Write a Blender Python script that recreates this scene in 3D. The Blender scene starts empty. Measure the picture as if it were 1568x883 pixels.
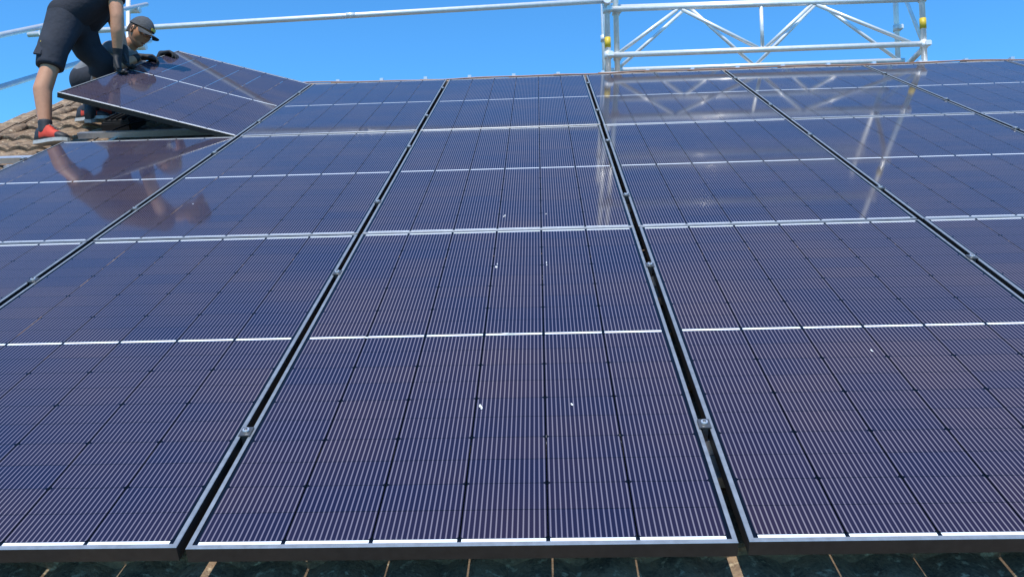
import bpy, bmesh, math, random
import numpy as np
from mathutils import Vector, Matrix
random.seed(4)
scn=bpy.context.scene
TH=math.radians(26); Z0=5.0
M=Matrix.Translation((0,0,Z0))@Matrix.Rotation(TH,4,'X')
def W(u,v,n): return M@Vector((u,v,n))
P=1.154; L=1.913

# ---------------------------------------------------------------- node helper
class S:
    def __init__(s,nt,sock): s.nt=nt; s.s=sock
    def _m(s,op,o=None,o2=None,clamp=False):
        n=s.nt.nodes.new('ShaderNodeMath'); n.operation=op; n.use_clamp=clamp
        s.nt.links.new(s.s,n.inputs[0])
        for i,k in ((1,o),(2,o2)):
            if k is None: continue
            if isinstance(k,S): s.nt.links.new(k.s,n.inputs[i])
            else: n.inputs[i].default_value=k
        return S(s.nt,n.outputs[0])
    def __add__(s,o): return s._m('ADD',o)
    def __sub__(s,o): return s._m('SUBTRACT',o)
    def __mul__(s,o): return s._m('MULTIPLY',o)
    def __truediv__(s,o): return s._m('DIVIDE',o)
    def lt(s,o): return s._m('LESS_THAN',o)
    def gt(s,o): return s._m('GREATER_THAN',o)
    def fr(s): return s._m('FRACT')
    def fl(s): return s._m('FLOOR')
    def ab(s): return s._m('ABSOLUTE')
    def mn(s,o): return s._m('MINIMUM',o)
    def mx(s,o): return s._m('MAXIMUM',o)
    def inv(s): return (s*-1.0)+1.0
def newmat(name):
    m=bpy.data.materials.new(name); m.use_nodes=True
    nt=m.node_tree; return m,nt,nt.nodes['Principled BSDF']
def mixc(nt,f,a,b):
    n=nt.nodes.new('ShaderNodeMix'); n.data_type='RGBA'
    for i,k in ((0,f),(6,a),(7,b)):
        if isinstance(k,S): nt.links.new(k.s,n.inputs[i])
        elif isinstance(k,(int,float)): n.inputs[i].default_value=k
        else: n.inputs[i].default_value=(*k,1)
    return S(nt,n.outputs[2])
def noise(nt,vec,scale,detail=3,rough=.5):
    n=nt.nodes.new('ShaderNodeTexNoise'); n.inputs['Scale'].default_value=scale
    n.inputs['Detail'].default_value=detail; n.inputs['Roughness'].default_value=rough
    if vec is not None: nt.links.new(vec.s if isinstance(vec,S) else vec,n.inputs['Vector'])
    return S(nt,n.outputs['Fac'])
def ramp(nt,f,a,b):
    n=nt.nodes.new('ShaderNodeMapRange'); nt.links.new(f.s,n.inputs[0])
    n.inputs[1].default_value=a; n.inputs[2].default_value=b; return S(nt,n.outputs[0])
def objco(nt):
    t=nt.nodes.new('ShaderNodeTexCoord'); return t.outputs['Object']
def bump(nt,b,h,strength,dist=.01):
    n=nt.nodes.new('ShaderNodeBump'); n.inputs['Strength'].default_value=strength; n.inputs['Distance'].default_value=dist
    nt.links.new(h.s,n.inputs['Height']); nt.links.new(n.outputs[0],b.inputs['Normal'])
def simple(name,col,rough=.6,metal=0,var=.25,scale=30,bmp=0,col2=None):
    m,nt,b=newmat(name); co=objco(nt)
    f=ramp(nt,noise(nt,co,scale,4,.6),.3,.7)
    c2=col2 if col2 else tuple(c*(1-var) for c in col)
    nt.links.new(mixc(nt,f,col,c2).s,b.inputs['Base Color'])
    b.inputs['Roughness'].default_value=rough; b.inputs['Metallic'].default_value=metal
    if bmp: bump(nt,b,noise(nt,co,scale*3,3),bmp,.004)
    return m

# ---------------------------------------------------------------- materials
def mat_cells():
    m,nt,b=newmat('solar_cells'); co=objco(nt)
    sp=nt.nodes.new('ShaderNodeSeparateXYZ'); nt.links.new(co,sp.inputs[0])
    x=S(nt,sp.outputs[0]); y=S(nt,sp.outputs[1])
    oi=nt.nodes.new('ShaderNodeObjectInfo'); rnd=S(nt,oi.outputs['Random'])
    cx=(x+.5505)/.1835; fx=cx.fr(); ay=y.ab(); ry=(ay-.008)/.0922; fy=ry.fr()
    inx=cx.gt(0)*cx.lt(6); iny=ry.gt(0)*ry.lt(10)
    dxs=fx.mn(fx.inv())*.1835; seam=dxs.lt(.0020)
    dys=fy.mn(fy.inv())*.0922; rg=dys.lt(.0012)
    f2=(ry/2).fr(); dyf=f2.mn(f2.inv())*.1844; dia=(dxs+dyf).lt(.0095)
    cell=inx*iny*seam.inv()*rg.inv()*dia.inv()
    fw=((fx*16).fr()-.5).ab(); wire=ramp(nt,fw,.18,.06)*inx*iny*seam.inv()*dia.inv()*(rg*.5).inv()
    rib=(ay.lt(.0055)+((ay-.9345).ab()).lt(.0045))*inx*(dxs.gt(.0045))
    rib=rib.mn(1.0)
    cb=nt.nodes.new('ShaderNodeCombineXYZ')
    nt.links.new((cx.fl()+rnd*91.0).s,cb.inputs[0]); nt.links.new((ry.fl()*y._m('SIGN')+.3).s,cb.inputs[1]); nt.links.new((rnd*37.0).s,cb.inputs[2])
    wn=nt.nodes.new('ShaderNodeTexWhiteNoise'); nt.links.new(cb.outputs[0],wn.inputs['Vector']); wv=S(nt,wn.outputs['Value'])
    big=ramp(nt,noise(nt,co,2.2,1),.35,.65)
    v_=wv*.30+big*.40+rnd*.30
    c=mixc(nt,v_,(.007,.009,.032),(.028,.017,.030))
    c=mixc(nt,cell,(.003,.003,.005),c)
    c=mixc(nt,wire,c,mixc(nt,v_,(.135,.130,.190),(.225,.185,.190)))
    c=mixc(nt,rib,c,(.82,.85,.88))
    nt.links.new(c.s,b.inputs['Base Color'])
    b.inputs['Roughness'].default_value=.6
    b.inputs['Specular IOR Level'].default_value=.0
    b.inputs['Coat Weight'].default_value=.95
    b.inputs['Coat IOR'].default_value=1.42
    nt.links.new((big*.02+.055).s,b.inputs['Coat Roughness'])
    tr=nt.nodes.new('ShaderNodeBsdfTransparent'); tr.inputs[0].default_value=(.85,.85,.85,1)
    mx=nt.nodes.new('ShaderNodeMixShader')
    fac=seam*cx.gt(.5)*cx.lt(5.5)*iny*.75
    nt.links.new(fac.s,mx.inputs[0]); nt.links.new(b.outputs[0],mx.inputs[1]); nt.links.new(tr.outputs[0],mx.inputs[2])
    nt.links.new(mx.outputs[0],nt.nodes['Material Output'].inputs[0])
    return m
def mat_tiles():
    m,nt,b=newmat('concrete_tiles'); co=objco(nt)
    sp=nt.nodes.new('ShaderNodeSeparateXYZ'); nt.links.new(co,sp.inputs[0])
    cb=nt.nodes.new('ShaderNodeCombineXYZ')
    nt.links.new((S(nt,sp.outputs[0])/.3).fl().s,cb.inputs[0]); nt.links.new(((S(nt,sp.outputs[1])+.9)/.34).fl().s,cb.inputs[1])
    wn=nt.nodes.new('ShaderNodeTexWhiteNoise'); nt.links.new(cb.outputs[0],wn.inputs['Vector']); wv=S(nt,wn.outputs['Value'])
    c=mixc(nt,wv,(.17,.105,.065),(.32,.215,.135))
    c=mixc(nt,ramp(nt,noise(nt,co,14,4,.7),.42,.62),c,(.075,.052,.038))
    c=mixc(nt,ramp(nt,noise(nt,co,38,3,.6),.58,.68),c,(.50,.41,.28))
    c=mixc(nt,ramp(nt,noise(nt,co,120,2,.6),.35,.8)*.5,c,(.36,.27,.17))
    nt.links.new(c.s,b.inputs['Base Color']); b.inputs['Roughness'].default_value=.92
    bump(nt,b,noise(nt,co,90,3,.7),.7,.006)
    return m
CELL=mat_cells(); TILE=mat_tiles()
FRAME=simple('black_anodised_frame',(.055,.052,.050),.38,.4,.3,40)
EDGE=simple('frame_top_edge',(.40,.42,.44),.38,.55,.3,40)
CLAMP=simple('dark_clamp',(.16,.165,.17),.4,.7,.3,60)
ALU=simple('aluminium',(.72,.73,.75),.38,.7,.15,60)
STEEL=simple('galvanised_steel',(.86,.86,.84),.4,.15,.15,25)
_b=STEEL.node_tree.nodes['Principled BSDF']; _b.inputs['Coat Weight'].default_value=.8; _b.inputs['Coat Roughness'].default_value=.16; _b.inputs['Coat IOR'].default_value=1.8
YEL=simple('yellow_label',(.75,.52,.03),.5)
BLK=simple('black_plastic',(.02,.02,.022),.5)
RIDGE=simple('ridge_tile',(.36,.27,.19),.9,0,.4,20,.6,(.2,.15,.12))
SKIN=simple('skin',(.58,.28,.155),.5,0,.15,25)
HAIR=simple('hair',(.05,.035,.025),.8)
LIP=simple('lips',(.38,.14,.10),.6)
SHORT=simple('work_shorts_cloth',(.030,.034,.048),.9,0,.35,14,.8)
SHIRTB=simple('dark_shirt_cloth',(.022,.024,.034),.9,0,.3,14,.8)
SHIRTG=simple('grey_shirt_cloth',(.24,.25,.27),.9,0,.3,14,.8)
CAPM=simple('cap_cloth',(.075,.085,.10),.85,0,.3,50,.5)
GLOVE=simple('glove_rubber',(.025,.025,.028),.7)
REDM=simple('red_shoe_fabric',(.65,.06,.03),.7)
SHOEM=simple('shoe_black',(.03,.03,.035),.6)
SOLE=simple('shoe_sole',(.5,.5,.48),.7)
WHITE=simple('white_print',(.7,.7,.7),.6)
WALLM=simple('render_wall',(.6,.56,.48),.9,0,.12,3,.3)
GRASS=simple('grass_lawn',(.06,.10,.03),.95,0,.5,.8,.6)
WOOD=simple('painted_wood',(.2,.12,.07),.7)
GLS=simple('window_glass',(.05,.06,.07),.1)
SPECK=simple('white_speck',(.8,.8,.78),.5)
REDC=simple('red_cable',(.42,.22,.16),.5)

# ---------------------------------------------------------------- mesh helpers
def link(ob): scn.collection.objects.link(ob); return ob
def obj(name,verts,faces,mats,midx=None,mat=None,smooth=False):
    me=bpy.data.meshes.new(name); me.from_pydata([tuple(v) for v in verts],[],faces)
    for k in (mats if isinstance(mats,(list,tuple)) else [mats]): me.materials.append(k)
    if midx is not None:
        for p,i in zip(me.polygons,midx): p.material_index=i
    if smooth:
        for p in me.polygons: p.use_smooth=True
    me.update(); ob=bpy.data.objects.new(name,me); link(ob)
    if mat is not None: ob.matrix_world=mat
    return ob
class B:
    """collects primitives into one mesh"""
    def __init__(s): s.v=[];s.f=[];s.m=[];s.sm=[]
    def box(s,c,size,mi=0,rot=None,bev=0):
        bm=bmesh.new(); bmesh.ops.create_cube(bm,size=1)
        bmesh.ops.scale(bm,vec=size,verts=bm.verts)
        if bev: bmesh.ops.bevel(bm,geom=bm.edges[:],offset=bev,segments=2,affect='EDGES')
        if rot is not None: bmesh.ops.rotate(bm,matrix=rot,verts=bm.verts)
        bmesh.ops.translate(bm,vec=c,verts=bm.verts); s.add(bm,mi,False)
    def add(s,bm,mi,smooth):
        o=len(s.v); bm.verts.index_update()
        s.v+= [v.co.copy() for v in bm.verts]
        for f in bm.faces: s.f.append([o+v.index for v in f.verts]); s.m.append(mi); s.sm.append(smooth)
        bm.free()
    def tube(s,a,b,r,mi=0,seg=12,r2=None):
        a=Vector(a);b=Vector(b);d=b-a
        bm=bmesh.new(); bmesh.ops.create_cone(bm,cap_ends=True,segments=seg,radius1=r,radius2=r if r2 is None else r2,depth=d.length)
        bmesh.ops.rotate(bm,matrix=d.to_track_quat('Z','Y').to_matrix(),verts=bm.verts)
        bmesh.ops.translate(bm,vec=(a+b)/2,verts=bm.verts); s.add(bm,mi,True)
    def ball(s,c,r,sc=(1,1,1),mi=0,rot=None,seg=16):
        bm=bmesh.new(); bmesh.ops.create_uvsphere(bm,u_segments=seg,v_segments=seg*3//4,radius=r)
        bmesh.ops.scale(bm,vec=sc,verts=bm.verts)
        if rot is not None: bmesh.ops.rotate(bm,matrix=rot,verts=bm.verts)
        bmesh.ops.translate(bm,vec=c,verts=bm.verts); s.add(bm,mi,True)
    def done(s,name,mats,mat=None):
        ob=obj(name,s.v,s.f,mats,s.m,mat)
        for p,k in zip(ob.data.polygons,s.sm): p.use_smooth=k and len(p.vertices)<=6
        return ob
def empty(name,loc=(0,0,0)):
    e=bpy.data.objects.new(name,None); link(e); e.location=loc; return e
def parent(c,p):
    bpy.context.view_layer.update()
    c.parent=p; c.matrix_parent_inverse=Matrix.Translation(p.location).inverted()

# ---------------------------------------------------------------- solar panels
def panel_mesh():
    w,l=1.134/2,1.903/2; v=[];f=[];mi=[]
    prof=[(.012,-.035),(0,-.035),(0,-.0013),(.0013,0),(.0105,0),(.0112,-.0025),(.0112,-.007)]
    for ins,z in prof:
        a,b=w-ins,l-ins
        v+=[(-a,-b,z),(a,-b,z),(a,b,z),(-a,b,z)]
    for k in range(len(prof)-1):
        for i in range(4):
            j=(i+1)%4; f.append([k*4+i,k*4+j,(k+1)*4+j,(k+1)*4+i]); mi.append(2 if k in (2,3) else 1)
    o=len(v); a,b=w-.0112,l-.0112
    q=[(-a,-b,-.007),(a,-b,-.007),(a,b,-.007),(-a,b,-.007)]
    a2,b2=w-.003,l-.003
    q+=[(-a2,-b2,-.007),(a2,-b2,-.007),(a2,b2,-.007),(-a2,b2,-.007)]
    q+=[(-a2,-b2,-.033),(a2,-b2,-.033),(a2,b2,-.033),(-a2,b2,-.033)]
    v+=q
    for k in (0,1):
        for i in range(4):
            j=(i+1)%4; f.append([o+k*4+i,o+k*4+j,o+k*4+4+j,o+k*4+4+i]); mi.append(1)
    o=len(v); a,b=w-.0109,l-.0109
    v+=[(-a,-b,-.0018),(a,-b,-.0018),(a,b,-.0018),(-a,b,-.0018)]; f.append([o,o+1,o+2,o+3]); mi.append(0)
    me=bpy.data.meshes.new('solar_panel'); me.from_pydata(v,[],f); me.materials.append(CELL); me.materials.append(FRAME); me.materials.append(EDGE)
    for p,i in zip(me.polygons,mi): p.material_index=i
    me.update(); return me
pm=panel_mesh()
for j in range(3):
    for i in range(-2,6):
        ob=bpy.data.objects.new('solar_panel',pm); link(ob)
        if (i,j)==(-2,2):
            a=math.radians(16); e=Vector((-P-.01,0,0))
            T=Matrix.Translation((-P-.010,(j+.5)*L,0))@Matrix.Rotation(a,4,'Y')@Matrix.Translation((-.567,0,0))
            ob.matrix_world=M@T; continue
        t=Matrix.Translation(((i+.5)*P+random.uniform(-.0012,.0012),(j+.5)*L+random.uniform(-.001,.001),random.uniform(-.0008,.0008)))
        r=Matrix.Rotation(math.radians(random.uniform(-.12,.12)),4,'X')@Matrix.Rotation(math.radians(random.uniform(-.12,.12)),4,'Y')@Matrix.Rotation(math.radians(random.uniform(-.04,.04)),4,'Z')
        ob.matrix_world=M@t@r
# rails
for j in range(3):
    for fr in (.225,.775):
        v=(j+fr)*L; b=B()
        x0,x1=-2*P-.12,6*P+.1
        b.box(((x0+x1)/2,v,-.0745),(x1-x0,.040,.005)); 
        b.box(((x0+x1)/2,v-.0175,-.0545),(x1-x0,.005,.035)); b.box(((x0+x1)/2,v+.0175,-.0545),(x1-x0,.005,.035))
        b.box(((x0+x1)/2,v-.0125,-.0385),(x1-x0,.006,.003)); b.box(((x0+x1)/2,v+.0125,-.0385),(x1-x0,.006,.003))
        for k in range(9):
            u=x0+.25+k*1.12
            b.box((u,v-.05,-.082),(.035,.12,.007)); b.box((u,v-.108,-.094),(.035,.006,.03))
        b.done('mounting_rail',[ALU],M)
b=B()
b.box((-2.66,3.72,-.085),(.46,.04,.03)); b.box((-2.66,3.72,-.066),(.46,.052,.006))
b.done('mounting_rail',[ALU],M)
# clamps
b=B()
for j in range(3):
    for fr in (.225,.775):
        v=(j+fr)*L
        for i in range(-2,7):
            if i==-2 and j==2: continue
            u=i*P
            b.box((u,v,.0022),(.030,.040,.003),1,None,.001)
            b.box((u,v,-.018),(.014,.040,.036),1)
            b.tube((u,v,.0035),(u,v,.010),.0085,0,12); b.tube((u,v,.009),(u,v,.0115),.0045,1,6)
b.done('panel_clamps',[ALU,CLAMP],M)
b=B()  # sun glints on the panel glass, modelled as small white flecks
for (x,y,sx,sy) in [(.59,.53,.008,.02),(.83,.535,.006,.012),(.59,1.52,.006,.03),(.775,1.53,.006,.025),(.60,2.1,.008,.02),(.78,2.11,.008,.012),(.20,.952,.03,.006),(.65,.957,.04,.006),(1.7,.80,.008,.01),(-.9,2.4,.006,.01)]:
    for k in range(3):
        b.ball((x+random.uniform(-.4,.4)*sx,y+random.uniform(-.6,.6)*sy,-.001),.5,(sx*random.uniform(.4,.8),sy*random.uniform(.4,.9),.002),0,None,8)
b.done('glint_specks',[SPECK],M)

# ---------------------------------------------------------------- house
house=empty('tiled_roof_house',(2.3,5.4,0))
U0,U1,V0,V1=-3.33,8.0,-.9,5.95; E=.34
def tile_sheet(name,mat):
    us=np.arange(U0,U1+1e-6,.0125); nu=len(us)
    def h(u): 
        k=np.abs(((u/.15)%1)-.5)*2
        return .030*np.clip(1-(1-k)**2*1.0-.0,0,1)-.030
    rows=[];N=int(round((V1-V0)/E))
    for c in range(N):
        va=V0+c*E; off=random.uniform(-.006,.006)
        jit=np.array([random.uniform(-.006,.006) for _ in range(60)])
        tile=((us-U0)/.3).astype(int)%60
        for (dv,dn) in ((0,-.026),(0,0.0),(.008,.004),(E+.01,-.026)):
            n=-.104+h(us)+dn+jit[tile]*.6*(dn>-.02)
            rows.append(np.stack([us,np.full(nu,va+dv)+off+jit[tile]*(dv<.1),n],1))
    V=np.concatenate(rows); f=[]
    R=len(rows)
    for r in range(R-1):
        if r%4==3: continue
        for i in range(nu-1):
            a=r*nu+i; f.append((a,a+1,a+nu+1,a+nu))
    ob=obj(name,V.tolist(),f,TILE,None,mat)
    return ob
fr=tile_sheet('front_roof_tiles',M)
rz=W(0,V1,-.1)
M2=Matrix.Translation((U0+U1,2*rz.y,0))@Matrix.Rotation(math.pi,4,'Z')@M
bk=tile_sheet('back_roof_tiles',M2)
parent(fr,house); parent(bk,house)
b=B()
for c in range(20):
    v=V0+c*E+E/2
    r=Matrix.Rotation(math.radians(3.2+random.uniform(-1.5,1.5)),3,'X')
    b.box((U0+.01+random.uniform(-.012,.012),v,-.105+random.uniform(-.006,.01)),(.16,E+.05,.035),0,r,.008)
    b.box((U0-.07+random.uniform(-.01,.01),v,-.16),(.025,E+.03,.12),0,r,.006)
    b.ball((U0+.14,v,-.115),.5,(.1,E+.06,.07),0,r,12)
vg=b.done('verge_tiles',[TILE],M); parent(vg,house)
b=B()
k=0; u=U0
while u<U1:
    bm=bmesh.new(); bmesh.ops.create_cone(bm,cap_ends=True,segments=20,radius1=.115,radius2=.10,depth=.42)
    bmesh.ops.rotate(bm,matrix=Matrix.Rotation(math.radians(90),3,'Y'),verts=bm.verts)
    bmesh.ops.scale(bm,vec=(1,1.15,.75),verts=bm.verts)
    bmesh.ops.translate(bm,vec=(u+.2,rz.y,rz.z-.015+random.uniform(-.006,.006)),verts=bm.verts); b.add(bm,0,True)
    b.box((u+.03,rz.y,rz.z+.076),(.03,.05,.03),1)
    u+=.385
rg=b.done('ridge_tiles',[RIDGE,ALU]); parent(rg,house)
b=B()
e=W(0,V0,-.2); yf=e.y+.5; yb=2*rz.y-yf; xl=U0+.25; xr=U1-.25
zt=e.z+.5*math.tan(TH)-.12
v=[(xl,yf,0),(xr,yf,0),(xr,yb,0),(xl,yb,0),(xl,yf,zt),(xr,yf,zt),(xr,yb,zt),(xl,yb,zt),(xl,rz.y,rz.z-.2),(xr,rz.y,rz.z-.2)]
wl=obj('walls',v,[(0,1,5,4),(1,2,6,9,5),(2,3,7,6),(3,0,4,8,7)],WALLM); parent(wl,house)
b=B()
for x in (-1.6,1,3.8,6.3):
    b.box((x,yf-.03,2.6),(1.2,.05,1.3),0); b.box((x,yf-.058,2.6),(1.0,.012,1.1),1); b.box((x,yf-.07,2.6),(.05,.02,1.1),0)
    b.box((x,yf-.1,1.9),(1.35,.2,.05),0)
b.box((2.4,yf-.03,1.05),(1.0,.06,2.1),0)
b.tube((xl-.2,e.y-.06,e.z-.02),(xr+.2,e.y-.06,e.z-.02),.065,0,16)
wn=b.done('windows_and_gutter',[WOOD,GLS]); parent(wn,house)
g=obj('ground',[(-900,-900,0),(900,-900,0),(900,900,0),(-900,900,0)],[(0,1,2,3)],GRASS)
def cable(name,pts,r,mat,mw):
    cu=bpy.data.curves.new(name,'CURVE'); cu.dimensions='3D'; cu.bevel_depth=r; cu.bevel_resolution=3
    sp=cu.splines.new('NURBS'); sp.points.add(len(pts)-1); sp.use_endpoint_u=True; sp.order_u=4
    for q,p in zip(sp.points,pts): q.co=(*p,1)
    cu.materials.append(mat); ob=bpy.data.objects.new(name,cu); link(ob); ob.matrix_world=mw; return ob
cable('solar_cable',[(-2.3,4.2,-.08),(-2.2,4.5,-.02),(-2.05,4.7,-.07),(-1.9,4.5,.03),(-1.7,4.6,-.06),(-1.5,4.9,-.05),(-1.3,4.8,-.08)],.005,BLK,M)
cable('ridge_cable',[(-2.2+i*.35,5.86+random.uniform(-.03,.03),-.03+random.uniform(0,.03)) for i in range(28)],.006,REDC,M)
b=B(); b.box((-2.28,4.62,-.06),(.22,.26,.07),0,None,.01); b.box((-2.28,4.62,-.02),(.18,.2,.012),0,None,.003)
for k in range(5): b.box((-2.36+k*.04,4.62,-.008),(.008,.19,.02),0)
b.done('power_optimiser_box',[BLK],M)

# ---------------------------------------------------------------- scaffold
sc=empty('scaffold_tower',(2.7,5.4,Z0+2.5))
r=.0242; b=B(); Y=5.4; YB=6.13
def z(k): return Z0+k
def bz(y): return rz.z-abs(y-rz.y)*math.tan(TH)
posts=[(1.372,Y),(4.065,Y),(1.40,YB),(4.16,YB),(1.455,Y+.05)]
for (x,y) in posts:
    zb=bz(y)+.03 if y>Y+.2 else rz.z+.06
    b.tube((x,y,zb),(x,y,z(4.6)),r); b.box((x,y,zb),(.15,.15,.01))
    for zz in (2.75,3.15,3.75,4.25):
        b.tube((x,y,z(zz)-.03),(x,y,z(zz)+.03),r+.009); b.box((x+.02,y-.03,z(zz)),(.05,.05,.045),0,None,.006)
for y,dx in ((Y,0),(YB,.05)):
    for zz in (3.75,4.25): b.tube((1.38+dx,y,z(zz)),(4.08+dx,y,z(zz)),r)
for x,x2 in ((1.372,1.40),(4.065,4.16)):
    for zz in (2.72,3.72): b.tube((x,Y,z(zz)),(x2,YB,z(zz)),r)
    b.tube((x,Y,z(2.75)),(x2,YB,z(3.7)),.017)
b.tube((1.372,Y-.045,z(3.2)),(1.372,Y+.02,z(3.2)),.03)
b.tube((1.38,Y,z(3.155)),(4.07,Y,z(3.145)),r); b.tube((1.38,Y,z(2.751)),(4.07,Y,z(2.756)),r)
for (x0,z0,x1,z1) in [(1.47,2.77,1.98,3.13),(2.02,3.13,2.66,2.77),(2.70,2.77,2.70,3.13),(2.73,2.77,3.13,3.13),(3.17,3.13,3.95,2.77)]:
    b.tube((x0,Y,z(z0)),(x1,Y,z(z1)),.0165)
b.tube((1.42,6.0,z(3.40)),(4.16,6.0,z(3.39)),r); b.tube((1.42,6.0,z(2.80)),(4.16,6.0,z(2.80)),r)
for (x0,z0,x1,z1) in [(1.51,2.81,2.17,3.37),(2.2,3.37,2.77,2.81),(2.8,2.81,3.38,3.37),(3.4,3.37,4.1,2.81)]:
    b.tube((x0,6.0,z(z0)),(x1,6.0,z(z1)),.0165)
fr_=b.done('frame',[STEEL]); parent(fr_,sc)
b=B()
for (x,zz) in ((1.372,2.86),(4.065,2.93),(4.065,3.9)): b.tube((x,Y,z(zz)-.045),(x,Y,z(zz)+.045),r+.003)
lb=b.done('yellow_labels',[YEL]); parent(lb,sc)
b=B()
b.tube((-3.75,Y-.05,z(3.10)),(1.42,Y-.05,z(3.215)),r)
for x in (-3.6,1.372): b.tube((x,Y-.09,z(3.103 if x<0 else 3.213)),(x,Y+.03,z(3.103 if x<0 else 3.213)),.036)
b.tube((-.9,Y-.075,z(3.1583)),(-.82,Y-.05,z(3.166)),.024)
b.done('ridge_guard_rail',[STEEL])
b=B()
for n,v1 in ((.477,8.3),(.093,8.2)):
    b.tube(W(-3.6,-.6,n),W(-3.6,v1,n+.04),r)
for v in (-.4,8.0):
    t=W(-3.65,v,.62); b.tube((t.x,t.y,0),t,r)
    for n in (.477,.093): q=W(-3.63,v+.1*n,n); b.tube(q-Vector((.05,0,0)),q+Vector((.06,0,0)),.034)
b.done('gable_guard_rail',[STEEL])

# ---------------------------------------------------------------- people
def flesh(name,nodes,edges,mat,vox=.011,smooth=5):
    """one continuous surface: tapered limbs fused by a voxel remesh, then smoothed. r<0 = cut (flat) end"""
    b=B()
    for n in nodes:
        if n[3]>0: b.ball(n[:3],n[3],seg=20)
    for i,j in edges: b.tube(nodes[i][:3],nodes[j][:3],abs(nodes[i][3]),0,20,abs(nodes[j][3]))
    ob=b.done(name+'_t',[mat])
    m=ob.modifiers.new('r','REMESH'); m.mode='VOXEL'; m.voxel_size=vox
    s=ob.modifiers.new('s','SMOOTH'); s.iterations=smooth; s.factor=.5
    bpy.context.view_layer.update()
    dg=bpy.context.evaluated_depsgraph_get(); m2=bpy.data.meshes.new_from_object(ob.evaluated_get(dg))
    bpy.data.objects.remove(ob); m2.materials.clear(); m2.materials.append(mat)
    for p in m2.polygons: p.use_smooth=True; p.material_index=0
    o2=bpy.data.objects.new(name,m2); link(o2); return o2
def basis(fwd,up):
    f=Vector(fwd).normalized(); u=Vector(up); u=(u-f*u.dot(f)).normalized(); s=u.cross(f)
    return Matrix((f,s,u)).transposed()
def hand(name,wrist,elbow,d,c,side,mat,curl=1.0,sc=1.08):
    d=Vector(d).normalized(); c=Vector(c); c=(c-d*c.dot(d)).normalized(); s=d.cross(c)*side
    w=Vector(wrist); cuff=w+(Vector(elbow)-w).normalized()*.05
    nodes=[(*w,.028),(*cuff,-.034)]; edges=[(0,1)]
    for k in range(4):
        o=s*(.030-.020*k)*sc; i0=len(nodes)
        p=w+d*.082*sc+o
        nodes.append((*(w+d*.04*sc+o*.75),.016)); nodes.append((*p,.0125)); edges+=[(0,i0),(i0,i0+1)]
        ang=.15; last=i0+1
        for q,fr in enumerate((.45,.32,.25)):
            ang+=(.5+.12*q)*curl; dirn=d*math.cos(ang)+c*math.sin(ang)
            p=p+dirn*(.072,.080,.074,.058)[k]*fr*sc*1.05; nodes.append((*p,.0098-.0008*q)); edges.append((last,len(nodes)-1)); last=len(nodes)-1
    edges+=[(3,8),(8,13),(13,18),(2,7),(7,12),(12,17)]
    p=w+d*.025*sc+s*.02*sc; nodes.append((*p,.015)); last=len(nodes)-1; edges.append((0,last))
    for q,(a,l) in enumerate(((.8,.035),(.5,.032),(.25,.026))):
        dirn=(d*math.cos(a)+s*math.sin(a)+c*.45).normalized(); p=p+dirn*l*sc; nodes.append((*p,.0125-.001*q)); edges.append((last,len(nodes)-1)); last=len(nodes)-1
    return [flesh(name,nodes,edges,mat,.0035,3)]
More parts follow.
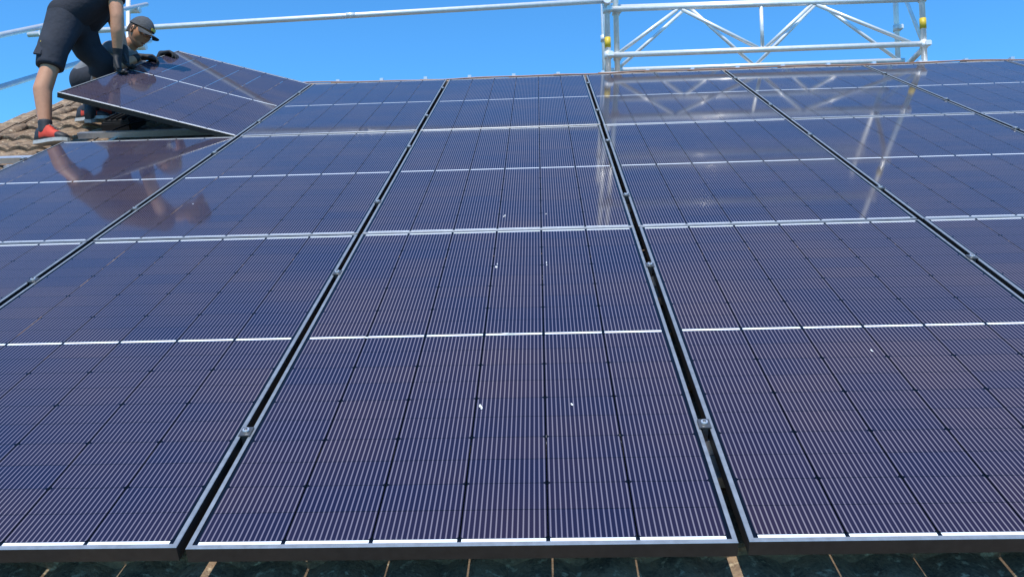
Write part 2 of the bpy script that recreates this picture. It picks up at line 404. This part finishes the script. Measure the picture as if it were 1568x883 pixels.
def head(prefix,cen,fwd,up,cap=True):
    R3=basis(fwd,up); Mh=Matrix.Translation(Vector(cen))@R3.to_4x4(); obs=[]
    bm=bmesh.new(); bmesh.ops.create_uvsphere(bm,u_segments=40,v_segments=30,radius=1)
    for v in bm.verts:
        x,y,zz=v.co
        X=x*.098; Yy=y*.076; Z=zz*.118
        if zz<0:
            t=-zz; Yy*=1-.32*t*t; 
            if x>0: X*=1-.10*t
            else: X*=1-.45*t
            if x>0 and zz<-.6: X+=.012
        if x>.3:
            X-= .010*(x-.3)
            g=lambda a,b,w1,w2: math.exp(-((y-a)/w1)**2-((zz-b)/w2)**2)
            X+= .026*g(0,-.17,.13,.17)+.012*g(0,.02,.09,.16)
            X-= .012*(g(.36,.05,.20,.13)+g(-.36,.05,.20,.13))
            X+= .007*g(0,.26,.6,.10)
            X+= .006*g(0,-.50,.22,.06)+.006*g(0,-.62,.20,.06)-.006*g(0,-.56,.22,.03)
            X+= .010*g(0,-.85,.25,.14)
            X+= .004*(g(.55,-.15,.2,.2)+g(-.55,-.15,.2,.2))
        v.co=(X,Yy,Z)
    b=B(); b.add(bm,0,True)
    for s in (1,-1):
        b.ball((-.008,s*.076,-.005),.5,(.035,.018,.062),0,Matrix.Rotation(s*.3,3,'Z'),14)
        b.ball((-.005,s*.083,-.003),.5,(.018,.012,.036),2,None,10)
        b.ball((.079,s*.028,.006),.5,(.020,.028,.020),1,None,12)
        b.ball((.0885,s*.028,.006),.5,(.006,.011,.011),2,None,10)
        b.box((.090,s*.029,.028),(.006,.032,.006),2,None,.002)
    b.ball((.080,0,-.064),.5,(.016,.040,.010),3,None,10)
    obs.append(b.done(prefix+'_head',[SKIN,WHITE,HAIR,LIP],Mh))
    bm=bmesh.new(); bmesh.ops.create_uvsphere(bm,u_segments=28,v_segments=20,radius=1)
    dl=[v for v in bm.verts if (v.co.z<-.35) or (v.co.x>.35 and v.co.z<.45) or (v.co.x>-.1 and v.co.z<0)]
    bmesh.ops.delete(bm,geom=dl,context='VERTS')
    for v in bm.verts: v.co=(v.co.x*.102-.003,v.co.y*.0805,v.co.z*.122+.001)
    b=B(); b.add(bm,0,True); obs.append(b.done(prefix+'_hair',[HAIR],Mh))
    if cap:
        bm=bmesh.new(); bmesh.ops.create_uvsphere(bm,u_segments=32,v_segments=24,radius=1)
        bmesh.ops.delete(bm,geom=[v for v in bm.verts if v.co.z<.18],context='VERTS')
        for v in bm.verts:
            x,y,zz=v.co; v.co=(x*.109-.002,y*.088,zz*.128+.004+(.012 if x>0 else 0)*x*(1-zz))
        b=B(); b.add(bm,0,True)
        vs=[];fs=[];n=17
        for lay in (0,-.004):
            for k in range(n):
                a=math.radians(-70+140*k/(n-1)); 
                xi,yi=.105*math.cos(a),.086*math.sin(a); xo=xi+.075*max(0,math.cos(a*1.15))**.6; yo=yi*.98
                vs.append((xi,yi,.030+lay)); vs.append((xo,yo,.022-.025*(yo/.086)**2+lay))
        for k in range(n-1):
            a=2*k; c2=2*n
            fs+= [(a,a+1,a+3,a+2),(c2+a,c2+a+2,c2+a+3,c2+a+1),(a+1,c2+a+1,c2+a+3,a+3)]
        o=len(b.v); b.v+=[Vector(q) for q in vs]
        for q in fs: b.f.append([o+i for i in q]); b.m.append(0); b.sm.append(True)
        b.ball((0,0,.131),.006,(1,1,.6),0,None,8); b.box((.108,0,.062),(.004,.045,.022),1,Matrix.Rotation(-.35,3,'Y'),.001)
        obs.append(b.done(prefix+'_cap',[CAPM,YEL],Mh))
    return obs
def shoe(name,ank,fwd,up,s=1):
    R3=basis(fwd,up); Mh=Matrix.Translation(Vector(ank))@R3.to_4x4()
    secs=[(-.075,.028,.02,-.045),(-.062,.036,.07,-.04),(-.02,.040,.085,-.035),(.03,.040,.075,-.03),(.08,.046,.045,-.04),(.13,.048,.03,-.045),(.17,.040,.022,-.052),(.195,.018,.010,-.060)]
    vs=[];fs=[];n=14
    for (x,w,hh,cz) in secs:
        for k in range(n):
            a=2*math.pi*k/n; zz=math.sin(a)
            vs.append((x,w*math.cos(a),max(-.075,cz+(hh*zz if zz>0 else .04*zz))))
    fm=[]
    for q in range(len(secs)-1):
        for k in range(n):
            k2=(k+1)%n; fs.append((q*n+k,q*n+k2,(q+1)*n+k2,(q+1)*n+k)); fm.append(1 if q in (2,3,4) and k<8 else 0)
    fs.append(tuple(range(n))[::-1]); fs.append(tuple((len(secs)-1)*n+k for k in range(n))); fm+=[0,0]
    b=B(); b.v=[Vector(q) for q in vs]; b.f=[list(q) for q in fs]; b.m=fm; b.sm=[True]*len(fs)
    for k in range(5): b.box((.03+k*.022,0,.046-k*.011),(.007,.04,.005),2,Matrix.Rotation(.4,3,'Y'),.002)
    bm=bmesh.new()
    top=[(-.082,.03),(-.06,.042),(0,.042),(.08,.052),(.14,.053),(.185,.038),(.208,.012)]
    ring=[(x,w) for x,w in top]+[(x,-w) for x,w in top[::-1]]
    lo=[bm.verts.new((x,w,-.09)) for x,w in ring]; hi=[bm.verts.new((x,w,-.066)) for x,w in ring]
    bm.faces.new(lo[::-1]); bm.faces.new(hi)
    for k in range(len(ring)): k2=(k+1)%len(ring); bm.faces.new((lo[k],lo[k2],hi[k2],hi[k]))
    bmesh.ops.recalc_face_normals(bm,faces=bm.faces); b.add(bm,2,False)
    return b.done(name,[SHOEM,REDM,SOLE],Mh)
def build(F,nodes,edges,shirt,shirt_e,shirt_m,shorts,shorts_e,hands,shoes,hd):
    F=Vector(F); e=empty('construction_worker',F)
    off=lambda q:(q[0]+F.x,q[1]+F.y,q[2]+F.z,q[3])
    obs=[flesh('body',[off(n) for n in nodes],edges,SKIN,.010,6)]
    obs.append(flesh('shirt',[off(n) for n in shirt],shirt_e,shirt_m,.012,5))
    obs.append(flesh('shorts',[off(n) for n in shorts],shorts_e,SHORT,.012,4))
    for k,(w,el,d,c,sd,mt) in enumerate(hands): obs+=hand('hand_%d'%(k+1),Vector(w)+F,Vector(el)+F,d,c,sd,mt)
    for k,(a,kn,f,up) in enumerate(shoes):
        A=Vector(a)+F; K=Vector(kn)+F; obs.append(shoe('shoe_%d'%(k+1),A,f,up))
        obs.append(flesh('sock_%d'%(k+1),[(*A,.043),(*(A+(K-A).normalized()*.075),-.045)],[(0,1)],SHOEM,.008,2))
    obs+=head('worker',Vector(hd[0])+F,hd[1],hd[2])
    for o in obs: parent(o,e)
    return e
F1=W(-2.66,4.10,-.085)
n1=[(.10,.29,.97,.10),(.19,.31,1.08,.10),(.28,.35,1.18,.11),(.38,.39,1.26,.062),(.46,.44,1.305,.056),
 (.10,.19,.89,.09),(.065,.05,.53,.058),(.04,.02,.39,.060),(.075,0,.10,.038),
 (.09,.38,.90,.09),(.22,.46,.70,.058),(.15,.53,.57,.060),(.07,.60,.41,.038),
 (.42,.24,1.21,.056),(.455,.22,.96,.046),(.45,.235,.86,.047),(.425,.28,.70,.029),
 (.22,.51,1.22,.056),(.29,.54,.98,.045),(.32,.52,.90,.044),(.40,.43,.775,.029)]
e1=[(0,1),(1,2),(2,3),(3,4),(0,5),(5,6),(6,7),(7,8),(0,9),(9,10),(10,11),(11,12),(2,13),(13,14),(14,15),(15,16),(2,17),(17,18),(18,19),(19,20)]
sh1=[(.10,.2,.97,.125),(.08,.38,.97,.125),(.32,.26,1.13,.122),(.22,.43,1.15,.122),(.37,.38,1.245,.08),(.41,.25,1.20,.082),(.44,.225,1.06,-.068),(.22,.505,1.21,.082),(.265,.53,1.07,-.068)]
se1=[(0,1),(0,2),(1,3),(2,3),(2,5),(3,7),(2,4),(3,4),(5,4),(7,4),(5,6),(7,8),(0,3),(1,2)]
so1=[(.10,.2,.95,.128),(.08,.38,.95,.128),(.085,.15,.83,.112),(.072,.09,.70,.10),(.066,.058,.55,-.088),(.13,.42,.80,.10),(.22,.46,.71,.086),(.18,.50,.62,-.083)]
so_e=[(0,1),(0,2),(2,3),(3,4),(1,5),(5,6),(6,7)]
w1=build(F1,n1,e1,sh1,se1,SHIRTB,so1,so_e,
 [((.425,.28,.70),(.45,.235,.86),(-.05,.1,-1),(1,0,.1),1,GLOVE),((.40,.43,.775),(.32,.52,.90),(.1,-.02,-1),(1,0,.1),1,GLOVE)],
 [((.075,0,.10),(.04,.02,.39),(.95,-.3,0),(0,0,1)),((.07,.60,.41),(.15,.53,.57),(.25,.9,.40),(0,-.4,.9))],
 ((.55,.49,1.34),(.5,.25,-.8),(.7,.35,.55)))
rt=Matrix.Rotation(.15,3,'Y')@Matrix.Rotation(-.38,3,'X')
b=B(); b.box((F1.x+.035,F1.y-.004,F1.z+.67),(.055,.014,.11),0,rt,.004)
b.box((F1.x+.045,F1.y+.012,F1.z+.735),(.014,.012,.05),1,rt,.002)
b.box((F1.x+.115,F1.y+.028,F1.z+.76),(.028,.012,.035),2,rt,.003)
o=b.done('pocket_tools',[SHORT,YEL,WHITE]); parent(o,w1)
G=W(-2.65,5.05,-.085)
n2=[(-.10,.05,.28,.10),(0,.03,.38,.10),(.12,0,.45,.105),(.19,-.03,.51,.062),(.255,-.045,.56,.054),
 (-.08,-.06,.25,.09),(.19,-.19,.33,.058),(.10,-.2,.17,.058),(-.02,-.2,.0,.038),
 (-.08,.16,.27,.09),(.18,.22,.42,.058),(.10,.22,.28,.058),(.0,.22,.19,.038),
 (.15,-.17,.46,.055),(.20,-.27,.30,.045),(.25,-.22,.33,.043),(.345,-.11,.42,.028),
 (.16,.14,.49,.055),(.27,.27,.38,.045),(.30,.26,.43,.042),(.36,.22,.55,.028)]
sh2=[(-.11,-.03,.30,.12),(-.10,.13,.31,.12),(.09,-.08,.42,.12),(.10,.07,.44,.12),(.19,-.03,.495,.078),(.15,-.16,.46,.08),(.18,-.225,.38,-.066),(.16,.13,.48,.08),(.22,.21,.43,-.066)]
so2=[(-.11,-.03,.28,.13),(-.10,.13,.29,.13),(.03,-.11,.28,.105),(.12,-.155,.315,.093),(.20,-.19,.33,-.086),(.07,.18,.35,.098),(.13,.205,.39,.09),(.2,.225,.425,-.086)]
so_e2=[(0,1),(0,2),(2,3),(3,4),(1,5),(5,6),(6,7)]
w2=build(G,n2,e1,sh2,se1,SHIRTG,so2,so_e2,
 [((.345,-.108,.425),(.25,-.22,.33),(.9,.45,.08),(.2,-.0,-1),-1,GLOVE),((.362,.22,.555),(.30,.26,.43),(.95,-.1,.05),(.1,0,-1),1,GLOVE)],
 [((-.02,-.2,.0),(.10,-.2,.17),(.95,-.2,0),(0,0,1)),((.0,.22,.19),(.10,.22,.28),(.95,.1,0),(0,0,1))],
 ((.32,-.055,.635),(.80,-.22,-.45),(.5,0,.87)))

# ---------------------------------------------------------------- light
w=bpy.data.worlds.new('World'); scn.world=w; w.use_nodes=True; nt=w.node_tree
EL,AZ=math.radians(62),math.radians(188)
sky=nt.nodes.new('ShaderNodeTexSky'); sky.sky_type='NISHITA'; sky.sun_disc=False
sky.sun_elevation=EL; sky.sun_rotation=AZ; sky.altitude=300; sky.air_density=1.0; sky.dust_density=.2; sky.ozone_density=2.0
tint=mixc(nt,1.0,S(nt,sky.outputs[0]),(.53,1.28,1.80)); tint.s.node.blend_type='MULTIPLY'
bg=nt.nodes['Background']; nt.links.new(tint.s,bg.inputs[0]); bg.inputs[1].default_value=.13
ld=bpy.data.lights.new('sun','SUN'); ld.energy=5.0; ld.angle=math.radians(.5); ld.color=(1,.95,.87)
lo=bpy.data.objects.new('sun',ld); link(lo)
d=Vector((math.sin(AZ)*math.cos(EL),math.cos(AZ)*math.cos(EL),math.sin(EL)))
lo.rotation_euler=d.to_track_quat('Z','Y').to_euler(); lo.location=(0,0,30)

# ---------------------------------------------------------------- camera
def rot(e):
    a,b_,c=e
    return Matrix.Rotation(c,4,'Z')@Matrix.Rotation(b_,4,'Y')@Matrix.Rotation(a,4,'X')
cam=bpy.data.cameras.new('camera'); co=bpy.data.objects.new('camera',cam); link(co)
cam.sensor_width=36; cam.lens=1261.734/1568*36; cam.clip_start=.05; cam.clip_end=3000
co.matrix_world=M@Matrix.Translation((.762468,-1.323528,1.147126))@rot((1.1588972,.0371928,.0252453))
scn.camera=co
scn.view_settings.view_transform='Standard'; scn.view_settings.look='None'; scn.view_settings.exposure=0
